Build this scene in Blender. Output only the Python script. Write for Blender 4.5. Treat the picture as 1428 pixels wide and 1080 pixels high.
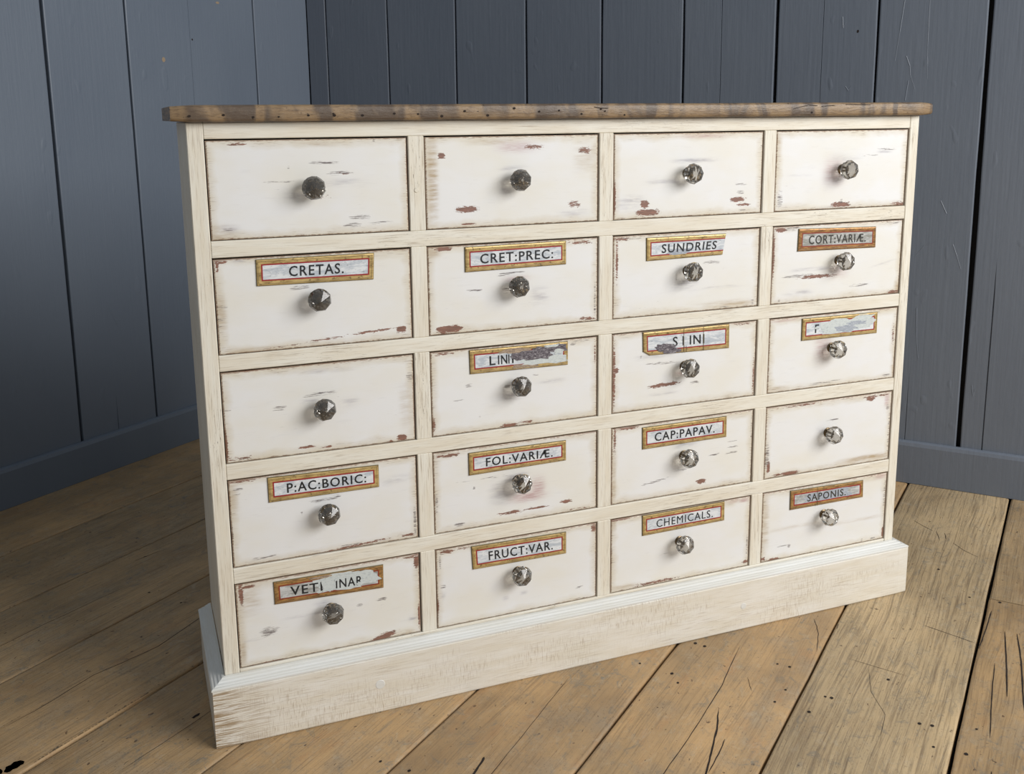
import bpy, math, random
import numpy as np
from mathutils import Vector, Matrix, noise

for o in list(bpy.data.objects):
    bpy.data.objects.remove(o, do_unlink=True)
S = bpy.context.scene
C = S.collection
R = math.radians

# ------------------------------------------------------------ camera, light, exposure
cam_data = bpy.data.cameras.new('camera')
cam_data.sensor_fit = 'HORIZONTAL'
cam_data.sensor_width = 36.0
cam_data.lens = 36.0 * 1392.2 / 1428.0
cam_data.shift_x = -19.6 / 1428.0
cam_data.shift_y = -111.3 / 1428.0
cam_data.clip_start = 0.05
cam = bpy.data.objects.new('camera', cam_data)
C.objects.link(cam)
cam.location = (-0.0916, -1.5987, 1.0285)
cam.matrix_world = (Matrix.Translation(cam.location) @ Matrix.Rotation(R(-21.751), 4, 'Z')
                    @ Matrix.Rotation(R(79.133), 4, 'X') @ Matrix.Rotation(R(-0.4874), 4, 'Z'))
S.camera = cam

world = bpy.data.worlds.new('daylight')
S.world = world
world.use_nodes = True
bg = world.node_tree.nodes['Background']
bg.inputs['Color'].default_value = (0.87, 0.935, 1.0, 1)
bg.inputs['Strength'].default_value = 0.31

def area(name, loc, target, sx, sy, power, color):
    d = bpy.data.lights.new(name, 'AREA')
    d.shape = 'RECTANGLE'; d.size = sx; d.size_y = sy
    d.energy = power; d.color = color
    o = bpy.data.objects.new(name, d)
    C.objects.link(o)
    o.location = loc
    o.rotation_euler = (Vector(target) - Vector(loc)).to_track_quat('-Z', 'Y').to_euler()
    return o
area('window_daylight', (2.9, -2.9, 2.35), (0.4, 0.5, 0.5), 2.7, 1.9, 168, (1.0, 0.982, 0.962))

vs = S.view_settings
vs.view_transform = 'Standard'; vs.look = 'None'; vs.gamma = 1.0
vs.exposure = 0.0
vs.use_curve_mapping = False

# ------------------------------------------------------------ material helpers
def lin(c, a=1.0):
    out = []
    for v in c:
        v = v / 255.0
        out.append(v / 12.92 if v <= 0.04045 else ((v + 0.055) / 1.055) ** 2.4)
    return (*out, a)

class NB:
    """small node-graph builder"""
    def __init__(s, name, rough=0.5, metallic=0.0):
        s.m = bpy.data.materials.new(name); s.m.use_nodes = True
        s.nt = s.m.node_tree; s.b = s.nt.nodes['Principled BSDF']
        s.b.inputs['Roughness'].default_value = rough
        s.b.inputs['Metallic'].default_value = metallic
    def n(s, t, **kw):
        x = s.nt.nodes.new(t)
        for k, v in kw.items(): setattr(x, k, v)
        return x
    def put(s, sock, v):
        if v is None: return
        if isinstance(v, bpy.types.NodeSocket): s.nt.links.new(v, sock)
        else: sock.default_value = v
    def attr(s, name, kind='GEOMETRY', out='Fac'):
        x = s.n('ShaderNodeAttribute', attribute_type=kind, attribute_name=name); return x.outputs[out]
    def uv(s): return s.n('ShaderNodeUVMap').outputs['UV']
    def obj(s): return s.n('ShaderNodeTexCoord').outputs['Object']
    def rand(s): return s.n('ShaderNodeObjectInfo').outputs['Random']
    def scale(s, vec, sc, off=None):
        x = s.n('ShaderNodeMapping'); s.put(x.inputs['Vector'], vec)
        x.inputs['Scale'].default_value = sc
        if off is not None:
            c = s.n('ShaderNodeCombineXYZ')
            for i in range(3): s.put(c.inputs[i], s.math('MULTIPLY', off, (37.0, 53.0, 19.0)[i]))
            s.put(x.inputs['Location'], c.outputs[0])
        return x.outputs[0]
    def noise(s, vec, sc=1.0, det=3, rough=0.55, dist=0.0):
        x = s.n('ShaderNodeTexNoise'); s.put(x.inputs['Vector'], vec)
        x.inputs['Scale'].default_value = sc; x.inputs['Detail'].default_value = det
        x.inputs['Roughness'].default_value = rough; x.inputs['Distortion'].default_value = dist
        return x.outputs['Fac']
    def math(s, op, a, b=None, clamp=False):
        x = s.n('ShaderNodeMath', operation=op); x.use_clamp = clamp
        s.put(x.inputs[0], a)
        if b is not None: s.put(x.inputs[1], b)
        return x.outputs[0]
    def ramp(s, v, a, b, c=0.0, d=1.0):
        x = s.n('ShaderNodeMapRange'); s.put(x.inputs['Value'], v)
        x.inputs['From Min'].default_value = a; x.inputs['From Max'].default_value = b
        x.inputs['To Min'].default_value = c; x.inputs['To Max'].default_value = d
        return x.outputs[0]
    def mix(s, f, a, b):
        x = s.n('ShaderNodeMix', data_type='RGBA')
        s.put(x.inputs[0], f); s.put(x.inputs[6], a); s.put(x.inputs[7], b)
        return x.outputs[2]
    def col(s, c): s.put(s.b.inputs['Base Color'], c)
    def bump(s, h, strength=0.3, dist=0.001):
        x = s.n('ShaderNodeBump'); s.put(x.inputs['Height'], h)
        x.inputs['Strength'].default_value = strength; x.inputs['Distance'].default_value = dist
        s.put(s.b.inputs['Normal'], x.outputs[0])

# ---- painted tongue-and-groove boards
def wall_paint():
    g = NB('blue_grey_wall_paint', 0.42)
    o = g.obj(); r = g.rand()
    v = g.scale(o, (1, 1, 1), r)
    grain = g.noise(g.scale(v, (120, 120, 5)), 1, 4, 0.6)
    broad = g.noise(g.scale(v, (3, 3, 1.4)), 1, 3)
    blob = g.noise(g.scale(v, (45, 45, 22)), 1, 2)
    c = g.mix(g.ramp(broad, .3, .7), lin((106, 117, 131)), lin((113, 124, 137)))
    c = g.mix(g.math('MULTIPLY', r, .5), c, lin((110, 118, 131)))
    c = g.mix(g.attr('greyness', 'OBJECT'), c, g.mix(g.ramp(broad, .3, .7), lin((109, 115, 125)), lin((116, 121, 130))))
    dust = g.ramp(g.noise(g.scale(v, (30, 30, 60)), 1, 5, .7), .68, .74, 0, .12)
    c = g.mix(dust, c, lin((150, 155, 160)))
    g.col(c)
    g.put(g.b.inputs['Roughness'], g.ramp(broad, .3, .7, .38, .52))
    h = g.math('ADD', g.math('MULTIPLY', grain, .8), g.math('MULTIPLY', blob, .5))
    h = g.math('ADD', h, g.math('MULTIPLY', g.ramp(g.noise(g.scale(v, (26, 26, 13)), 1, 1), .70, .78), .8))
    g.bump(h, .55, .0016)
    return g.m

def flat_mat(name, c, rough=.6, metallic=0):
    g = NB(name, rough, metallic); g.col(lin(c)); return g.m

# ---- old pine floor
def floor_wood():
    g = NB('worn_pine_floor', 0.55)
    uv = g.uv(); r = g.rand(); grey = g.attr('greyness', 'OBJECT')
    v = g.scale(uv, (1, 1, 1), r)
    warp = g.noise(g.scale(v, (1.6, 7, 1)), 1, 2)
    x = g.n('ShaderNodeVectorMath', operation='ADD'); g.put(x.inputs[0], v)
    cb = g.n('ShaderNodeCombineXYZ'); g.put(cb.inputs[1], g.math('MULTIPLY', warp, .035)); g.put(x.inputs[1], cb.outputs[0])
    vw = x.outputs[0]
    rings = g.noise(g.scale(vw, (5.5, 210, 1)), 1, 5, .72)
    fine = g.noise(g.scale(vw, (9, 420, 1)), 1, 3, .6)
    broad = g.noise(g.scale(v, (3.2, 9, 1)), 1, 4, .6)
    blot = g.noise(g.scale(v, (11, 15, 1)), 1, 5, .65)
    c = g.mix(g.ramp(broad, .34, .66), lin((200, 163, 115)), lin((166, 138, 101)))
    c = g.mix(g.ramp(blot, .48, .66, 0, .6), c, lin((158, 142, 120)))
    c = g.mix(g.math('MULTIPLY', g.ramp(g.noise(g.scale(v, (5, 14, 1)), 2.1, 3), .58, .72), .4), c, lin((180, 132, 86)))
    c = g.mix(grey, c, g.mix(g.ramp(broad, .38, .62), lin((202, 180, 142)), lin((180, 160, 126))))
    ringm = g.math('MULTIPLY', g.ramp(rings, .48, .66), g.math('ADD', .16, g.math('MULTIPLY', grey, .66)))
    c = g.mix(ringm, c, lin((110, 95, 76)))
    c = g.mix(g.ramp(fine, .52, .70, 0, .5), c, lin((112, 88, 62)))
    # knots
    vo = g.n('ShaderNodeTexVoronoi'); vo.inputs['Scale'].default_value = 1.0
    g.put(vo.inputs['Vector'], g.scale(vw, (3.1, 8.5, 1)))
    kd = g.math('ADD', vo.outputs['Distance'], g.math('MULTIPLY', g.math('SUBTRACT', g.noise(g.scale(v, (60, 60, 1))), .5), .10))
    c = g.mix(g.ramp(kd, .02, .13, .5, 0), c, lin((112, 90, 66)))
    # dents, wormholes, scuffs
    sp = g.noise(g.scale(v, (75, 110, 1)), 1, 2, .5)
    c = g.mix(g.ramp(sp, .70, .76, 0, .75), c, lin((72, 50, 36)))
    sc = g.noise(g.scale(v, (26, 38, 1)), 1, 6, .8, 1.4)
    c = g.mix(g.math('MULTIPLY', g.ramp(sc, .54, .64), g.ramp(broad, .4, .62, .3, .9)), c, lin((130, 122, 108)))
    spk = g.noise(g.scale(v, (210, 330, 1)), 1, 3, .6)
    c = g.mix(g.math('MULTIPLY', g.ramp(spk, .58, .70), g.ramp(blot, .40, .62, .12, .6)), c, lin((104, 84, 64)))
    dusty = g.noise(g.scale(v, (34, 60, 1)), 1, 6, .75, .8)
    c = g.mix(g.ramp(dusty, .54, .70, 0, .38), c, lin((190, 178, 156)))
    stain = g.noise(g.scale(v, (2.2, 3.4, 1)), 1, 5, .7)
    c = g.mix(g.ramp(stain, .50, .70, 0, .42), c, lin((122, 98, 70)))
    g.col(c)
    g.put(g.b.inputs['Roughness'], g.ramp(blot, .35, .7, .42, .68))
    h = g.math('SUBTRACT', g.math('MULTIPLY', fine, .4), g.math('MULTIPLY', ringm, .9))
    h = g.math('SUBTRACT', h, g.ramp(sp, .70, .76))
    g.bump(h, .5, .0014)
    return g.m

# ---- paint of the drawer fronts: white, cream glaze towards the rims, rubbed-through places
def drawer_paint():
    g = NB('distressed_white_paint', 0.48)
    uv = g.uv(); r = g.rand()
    v = g.scale(uv, (1, 1, 1), r)
    streak = g.noise(g.scale(v, (46, 860, 1)), 1, 5, .65)
    chip = g.noise(g.scale(v, (120, 460, 1)), 1, 5, .68)
    soft = g.noise(g.scale(v, (26, 160, 1)), 1, 4, .6)
    broad = g.noise(g.scale(v, (7, 12, 1)), 1, 3, .6)
    edge = g.attr('edge')
    c = g.mix(g.ramp(broad, .38, .66, 0, .65), lin((232, 232, 231)), lin((229, 225, 212)))
    c = g.mix(g.ramp(soft, .60, .80, 0, .25), c, lin((205, 203, 203)))
    # glaze near rim
    e = g.math('ADD', edge, g.math('MULTIPLY', g.math('SUBTRACT', g.noise(g.scale(v, (22, 34, 1)), 1, 3), .5), .022))
    c = g.mix(g.ramp(e, -.001, .015, .66, 0), c, lin((204, 190, 160)))
    tick = g.noise(g.scale(v, (45, 760, 1)), 1, 4, .6)
    c = g.mix(g.math('MULTIPLY', g.ramp(tick, .58, .66), g.ramp(e, .0, .012, .8, .0), True), c, lin((120, 96, 78)))
    c = g.mix(g.math('MULTIPLY', g.ramp(streak, .66, .72), g.ramp(g.noise(g.scale(v, (11, 20, 1)), 1, 2), .56, .66, 0, .6)), c, lin((120, 110, 108)))
    wy = g.attr('w_y')
    c = g.mix(g.math('MULTIPLY', wy, g.ramp(soft, .34, .66, .08, .62), True), c, lin((170, 145, 106)))
    wv = g.attr('w_v')
    c = g.mix(g.math('MULTIPLY', wv, g.ramp(soft, .38, .66, .05, .62), True), c, lin((158, 154, 162)))
    wm = g.attr('w_m')
    c = g.mix(g.math('MULTIPLY', wm, g.ramp(streak, .34, .66, .1, .62), True), c, lin((176, 132, 134)))
    wr = g.attr('w_r')
    rv = g.math('ADD', wr, g.math('MULTIPLY', g.math('SUBTRACT', chip, .5), 2.6))
    rm = g.math('MULTIPLY', g.ramp(rv, .55, .68), g.ramp(wr, .12, .25))
    c = g.mix(g.math('MULTIPLY', rm, .95), c, g.mix(g.ramp(streak, .4, .6), lin((146, 98, 80)), lin((108, 76, 62))))
    wd = g.attr('w_d')
    dv = g.math('MULTIPLY', wd, g.math('ADD', .48, g.math('MULTIPLY', g.math('SUBTRACT', streak, .5), 6.2)))
    c = g.mix(g.ramp(dv, .36, .62, 0, .85), c, lin((92, 80, 80)))
    # broken brown line along the rim
    e2 = g.math('ADD', edge, g.math('MULTIPLY', g.math('SUBTRACT', chip, .56), .0085))
    c = g.mix(g.ramp(e2, .0004, .0016, .8, 0), c, lin((128, 98, 76)))
    g.col(c)
    g.bump(g.math('SUBTRACT', g.math('MULTIPLY', streak, .35), rm), .35, .0008)
    return g.m

# ---- cream paint of frame, sides and plinth
def cream_paint(name, base, base2, dirt, amount=.5, cross=0.0, ends=0.0):
    g = NB(name, 0.5)
    uv = g.uv(); r = g.rand()
    v = g.scale(uv, (1, 1, 1), r)
    streak = g.noise(g.scale(v, (22, 520, 1)), 1, 5, .62)
    soft = g.noise(g.scale(v, (9, 60, 1)), 1, 4, .6)
    broad = g.noise(g.scale(v, (5, 9, 1)), 1, 3)
    scr = g.noise(g.scale(v, (90, 900, 1)), 1, 3, .6)
    c = g.mix(g.ramp(soft, .36, .64), lin(base), lin(base2))
    c = g.mix(g.math('MULTIPLY', g.ramp(streak, .52, .70), g.ramp(broad, .36, .64, .2 * amount, amount)), c, lin(dirt))
    d2 = tuple(int(k * .62) for k in dirt)
    c = g.mix(g.math('MULTIPLY', g.ramp(scr, .64, .70), g.ramp(broad, .52, .66, 0, amount * 1.3), True), c, lin(d2))
    h = streak
    if cross:
        cr = g.noise(g.scale(v, (860, 55, 1)), 1, 3, .6)
        m2 = g.noise(g.scale(v, (6, 14, 1)), 1, 2)
        c = g.mix(g.math('MULTIPLY', g.ramp(cr, .54, .66), g.ramp(m2, .44, .60, 0, cross)), c, lin(dirt))
        h = g.math('ADD', streak, g.math('MULTIPLY', cr, .6))
    if ends:
        e = g.attr('end')
        c = g.mix(g.math('MULTIPLY', g.ramp(e, 0, .10, ends, 0), g.ramp(streak, .46, .56)), c, lin((150, 122, 84)))
    g.col(c)
    g.bump(h, .3, .0009)
    return g.m

def top_wood():
    g = NB('aged_oiled_pine', 0.42)
    uv = g.uv(); v = g.scale(uv, (1, 1, 1))
    band = g.noise(g.scale(v, (23, 9, 1)), 1, 2, .5, .8)
    fine = g.noise(g.scale(v, (60, 330, 1)), 1, 4, .65)
    blot = g.noise(g.scale(v, (40, 60, 1)), 1, 4, .6)
    c = g.mix(g.ramp(band, .44, .58), lin((144, 120, 90)), lin((96, 82, 69)))
    c = g.mix(g.ramp(fine, .48, .68, 0, .6), c, lin((78, 60, 46)))
    c = g.mix(g.ramp(blot, .58, .70, 0, .5), c, lin((140, 122, 100)))
    c = g.mix(g.ramp(g.noise(g.scale(v, (110, 160, 1)), 1, 3), .66, .72, 0, .8), c, lin((46, 34, 26)))
    g.col(c)
    g.bump(g.math('ADD', fine, g.math('MULTIPLY', blot, .8)), .5, .0015)
    return g.m

def knob_glass():
    g = NB('smoky_cut_glass', 0.03)
    r = g.attr('clarity', 'OBJECT')
    g.col(g.mix(r, (.34, .32, .29, 1), (.66, .64, .60, 1)))
    g.put(g.b.inputs['Transmission Weight'], g.ramp(r, 0, 1, .84, .97))
    g.put(g.b.inputs['Roughness'], g.ramp(r, 0, 1, .07, .03))
    g.b.inputs['IOR'].default_value = 1.52
    return g.m

def gold_mat():
    g = NB('worn_gilt_border', 0.38, 0.35)
    v = g.scale(g.obj(), (1, 1, 1), g.rand()); t = g.attr('tarnish', 'OBJECT')
    a = g.noise(g.scale(v, (60, 60, 260)), 1, 4, .6)
    c = g.mix(g.ramp(a, .36, .66), lin((214, 186, 124)), lin((164, 136, 86)))
    c = g.mix(t, c, g.mix(g.ramp(a, .4, .6), lin((178, 124, 66)), lin((122, 74, 44))))
    c = g.mix(g.ramp(g.noise(g.scale(v, (160, 160, 200)), 1, 3), .58, .68, 0, .7), c, lin((96, 80, 52)))
    g.col(c); g.bump(a, .4, .0006)
    return g.m

def silver_mat():
    g = NB('crazed_silver_panel', 0.33)
    v = g.scale(g.obj(), (1, 1, 1), g.rand()); t = g.attr('tarnish', 'OBJECT')
    a = g.noise(g.scale(v, (34, 34, 120)), 1, 5, .7, .6)
    b = g.noise(g.scale(v, (120, 120, 420)), 1, 3, .6, 1.0)
    f = g.ramp(a, .42, .60)
    c = g.mix(f, lin((226, 229, 230)), lin((186, 193, 200)))
    c = g.mix(g.ramp(b, .60, .66, 0, .55), c, lin((126, 132, 136)))
    c = g.mix(g.math('MULTIPLY', t, g.ramp(a, .34, .62, .35, 1)), c, lin((128, 122, 104)))
    g.col(c)
    return g.m

def blotch_mat(name, c1, c2, c3):
    g = NB(name, 0.6)
    v = g.obj()
    a = g.noise(g.scale(v, (180, 180, 420)), 1, 5, .7, .8)
    c = g.mix(g.ramp(a, .42, .52), lin(c1), lin(c2))
    c = g.mix(g.ramp(a, .56, .62, 0, .8), c, lin(c3))
    g.col(c)
    return g.m

M_WALL = wall_paint()
M_GAP = flat_mat('dark_gap', (22, 21, 22), .9)
M_FLOOR = floor_wood()
M_CRACK = flat_mat('dark_split', (38, 28, 22), .9)
M_FRAY = flat_mat('splintered_edge', (132, 118, 98), .8)
M_CHIP = flat_mat('bare_wood_chip', (160, 140, 116), .8)
M_DRAWER = drawer_paint()
M_FRAME = cream_paint('cream_frame_paint', (233, 229, 216), (226, 218, 200), (150, 130, 104), .75)
M_PLINTH = cream_paint('whitewashed_plinth', (232, 228, 218), (224, 217, 201), (164, 144, 116), .6, .6, .95)
M_MOULD = cream_paint('white_moulding_paint', (226, 227, 224), (220, 219, 212), (160, 150, 134), .16)
M_TOP = top_wood()
M_KNOB = knob_glass()
M_METAL = flat_mat('dull_brass', (110, 96, 76), .35, 1)
M_RAW = flat_mat('raw_pine', (150, 118, 84), .8)
M_GOLD = gold_mat()
M_RIM = flat_mat('label_rim', (112, 98, 62), .45)
M_RED = flat_mat('red_line', (150, 34, 38), .45)
M_RUST = flat_mat('rust_red_line', (136, 56, 34), .45)
M_SILVER = silver_mat()
M_INK = flat_mat('black_lettering', (30, 32, 34), .45)
M_INKG = flat_mat('faded_black_lettering', (56, 54, 48), .45)
M_PALE = blotch_mat('pale_paint_loss', (208, 214, 211), (200, 206, 204), (172, 180, 182))
M_DARK = blotch_mat('dark_paint_loss', (70, 62, 68), (110, 104, 110), (176, 172, 172))
M_TAN = blotch_mat('tan_paint_loss', (178, 158, 134), (150, 130, 112), (120, 108, 96))
M_SLATE = blotch_mat('slate_smudge', (150, 157, 168), (168, 174, 182), (196, 202, 206))

# ------------------------------------------------------------ object helpers
def link(name, me, mats, parent=None, loc=None):
    o = bpy.data.objects.new(name, me)
    for m in (mats if isinstance(mats, (list, tuple)) else [mats]):
        me.materials.append(m)
    C.objects.link(o)
    if parent is not None: o.parent = parent
    if loc is not None: o.location = loc
    return o

def empty(name, loc=(0, 0, 0), rz=0.0, parent=None):
    o = bpy.data.objects.new(name, None); C.objects.link(o)
    o.empty_display_size = .1
    o.location = loc; o.rotation_euler = (0, 0, rz); o.parent = parent
    return o

def tag(o, label=None, cat=None, kind=None):
    if label: o['label'] = label
    if cat: o['category'] = cat
    if kind: o['kind'] = kind
    return o

class MB:
    def __init__(s): s.v = []; s.f = []; s.uv = []; s.mi = []; s.smooth = []
    def face(s, pts, uvs, mi=0, smooth=False):
        n = len(s.v); s.v += [tuple(p) for p in pts]; s.f.append(list(range(n, n + len(pts))))
        s.uv += [tuple(u) for u in uvs]; s.mi.append(mi); s.smooth.append(smooth)
    def grid(s, rows, uvf, mi=0, smooth=False, closed=False):
        """rows: list of equally long point lists; shared vertices"""
        n0 = len(s.v); m = len(rows[0])
        for r_ in rows: s.v += [tuple(p) for p in r_]
        for i in range(len(rows) - 1):
            for j in range(m if closed else m - 1):
                k = (j + 1) % m
                s.f.append([n0 + i * m + j, n0 + i * m + k, n0 + (i + 1) * m + k, n0 + (i + 1) * m + j])
                for (a, b) in ((i, j), (i, j + 1), (i + 1, j + 1), (i + 1, j)): s.uv.append(uvf(a, b))
                s.mi.append(mi); s.smooth.append(smooth)
    def cap(s, pts, mi=0, uvs=None):
        s.face(pts, uvs or [(p[0], p[2]) for p in pts], mi)
    def box(s, x0, x1, y0, y1, z0, z1, bev=0.0012, mi=0, along=None, jit=0.0):
        """box whose UV runs in metres along its longest side; rims bevelled"""
        d = (x1 - x0, y1 - y0, z1 - z0)
        ax = along if along is not None else d.index(max(d))
        b = min(bev, min(d) * .3)
        X, Y, Z = (x0, x1), (y0, y1), (z0, z1)
        def uvof(p, nax):
            rest = [i for i in range(3) if i != ax]
            if nax == ax: return (p[rest[0]], p[rest[1]])
            o = [i for i in rest if i != nax][0]
            return (p[ax], p[o] + (0 if nax != 0 else .37))
        lim = (X, Y, Z)
        # 6 faces inset by b
        def P(i, j, k, n):
            t = [lim[0][i], lim[1][j], lim[2][k]]
            q = []
            for a, (lo, hi) in enumerate(lim):
                sgn = (i, j, k)[a]
                q.append(t[a] if a == n else t[a] + (b if sgn == 0 else -b))
            return q
        quads = {0: [(0, 0), (0, 1), (1, 1), (1, 0)]}
        for n in range(3):
            for side in (0, 1):
                pts = []
                for (u, w) in ((0, 0), (1, 0), (1, 1), (0, 1)):
                    ijk = [0, 0, 0]; ijk[n] = side
                    o = [a for a in range(3) if a != n]
                    ijk[o[0]] = u; ijk[o[1]] = w
                    pts.append(P(*ijk, n))
                if (side == 1) == (n == 1): pts.reverse()
                s.face(pts, [uvof(p, n) for p in pts], mi)
        # 12 edge bevels
        for a in range(3):
            o = [k for k in range(3) if k != a]
            for su in (0, 1):
                for sw in (0, 1):
                    def c(sa, n):
                        ijk = [0, 0, 0]; ijk[a] = sa; ijk[o[0]] = su; ijk[o[1]] = sw
                        return P(*ijk, n)
                    pts = [c(0, o[0]), c(1, o[0]), c(1, o[1]), c(0, o[1])]
                    ctr = Vector([(x0 + x1) / 2, (y0 + y1) / 2, (z0 + z1) / 2])
                    nn = (Vector(pts[1]) - Vector(pts[0])).cross(Vector(pts[2]) - Vector(pts[0]))
                    if nn.dot(Vector(pts[0]) - ctr) < 0: pts.reverse()
                    s.face(pts, [uvof(p, o[0]) for p in pts], mi)
        # 8 corners
        for i in (0, 1):
            for j in (0, 1):
                for k in (0, 1):
                    pts = [P(i, j, k, 0), P(i, j, k, 1), P(i, j, k, 2)]
                    ctr = Vector([(x0 + x1) / 2, (y0 + y1) / 2, (z0 + z1) / 2])
                    nn = (Vector(pts[1]) - Vector(pts[0])).cross(Vector(pts[2]) - Vector(pts[0]))
                    if nn.dot(Vector(pts[0]) - ctr) < 0: pts.reverse()
                    s.face(pts, [uvof(p, 0) for p in pts], mi)
        return s
    def build(s, name, mats, parent=None, loc=None):
        me = bpy.data.meshes.new(name)
        me.from_pydata(s.v, [], s.f)
        me.uv_layers.new(name='UVMap').data.foreach_set('uv', [c for u in s.uv for c in u])
        me.polygons.foreach_set('material_index', s.mi)
        me.polygons.foreach_set('use_smooth', s.smooth)
        me.update()
        return link(name, me, mats, parent, loc)

def nz(x, y=0.0, z=0.0): return noise.noise(Vector((x, y, z)))

# ------------------------------------------------------------ floor
FA = R(38.8)                      # the planks run at this angle to the chest
floor = MB().box(-2.3, 1.98, -2.7, 1.5, -0.06, -0.026, .001).build('floor', M_GAP)
floor.rotation_euler = (0, 0, FA)
tag(floor, 'worn old pine plank floor under the chest of drawers', 'floor', 'structure')

CR = {}   # row -> dark splits: (points (u,v), widest width)
CR['-0.288'] = [([(.443, -.419), (.35, -.424), (.276, -.429), (.133, -.437), (-.05, -.442)], .0014), ([(.165, -.404), (.153, -.407), (.119, -.412), (.05, -.42)], .006)]
CR['-0.5505'] = [([(.707, -.663), (.619, -.67), (.553, -.677), (.464, -.678), (.371, -.679), (.271, -.676), (.1, -.675)], .0022),
                 ([(.479, -.695), (.42, -.712), (.353, -.725), (.3, -.735), (.2, -.745)], .005), ([(.40, -.733), (.369, -.736), (.302, -.738)], .003)]
CR['-0.809'] = [([(.960, -.966), (.945, -1.02), (.933, -1.066)], .0028), ([(1.515, -.865), (1.49, -.89), (1.466, -.919)], .003), ([(1.415, -.97), (1.38, -1.0), (1.357, -1.032)], .003),
                ([(1.47, -.945), (1.43, -.952)], .002), ([(1.47, -.925), (1.415, -.94)], .002), ([(.74, -.90), (.66, -.92), (.60, -.955), (.52, -.96)], .0012), ([(.755, -.86), (.745, -.97)], .0012)]
CR['-1.0705'] = [([(1.009, -1.114), (.88, -1.126), (.759, -1.136)], .0035), ([(1.011, -1.136), (.9, -1.15), (.72, -1.166)], .0035), ([(.871, -1.107), (.74, -1.112), (.612, -1.12)], .0025),
                 ([(1.09, -1.083), (1.0, -1.08), (.912, -1.0745)], .003), ([(1.24, -1.15), (1.34, -1.16)], .003), ([(.52, -1.13), (.42, -1.14)], .003)]
CR['-0.5505'] += [([(.60, -.71), (.56, -.73)], .0015)]
CR['-0.809'] += [([(.882, -.813), (.86, -.816)], .002)]
CR['-0.5505'] += [([(.882, -.763), (.85, -.778), (.819, -.788), (.751, -.801)], .0022)]
CR['0.760'] = []
CR['0.502'] = [([(-.172, .365), (-.091, .363), (.019, .371), (.089, .357), (.149, .347), (.275, .363), (.4, .36)], .0022)]
CR['0.7605'] = [([(.395, .712), (.464, .702)], .002), ([(.3, .62), (.1, .628), (-.1, .625)], .0015)]
CR['0.227'] = [([(.25, .085), (.12, .09), (-.02, .088), (-.15, .092)], .0016)]
NAILS = [(.548, -.516), (.67, -.583), (.668, -.603), (.545, -.582), (.521, -.603), (.673, -.769), (.546, -.776), (.593, -.783), (.672, -.746), (.605, -.851), (.606, -.862), (.544, -.837),
         (.6, -1.011), (.604, -1.031), (.543, -1.041), (.548, -1.09), (1.133, -1.036), (1.138, -1.095), (.716, -.94), (1.245, -.959), (.629, -1.098), (.074, -.262), (.077, -.317), (.30, .45), (.30, .55), (.28, .19)]

FRAY = [(-.20, .03, .2315, .004), (-.20, -.13, .3700, .002)]
KNOTS = [(-.222, .252, .016, .010), (-.250, .262, .012, .012), (.30, .16, .010, .003), (.02, .10, .009, .003)]
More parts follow.
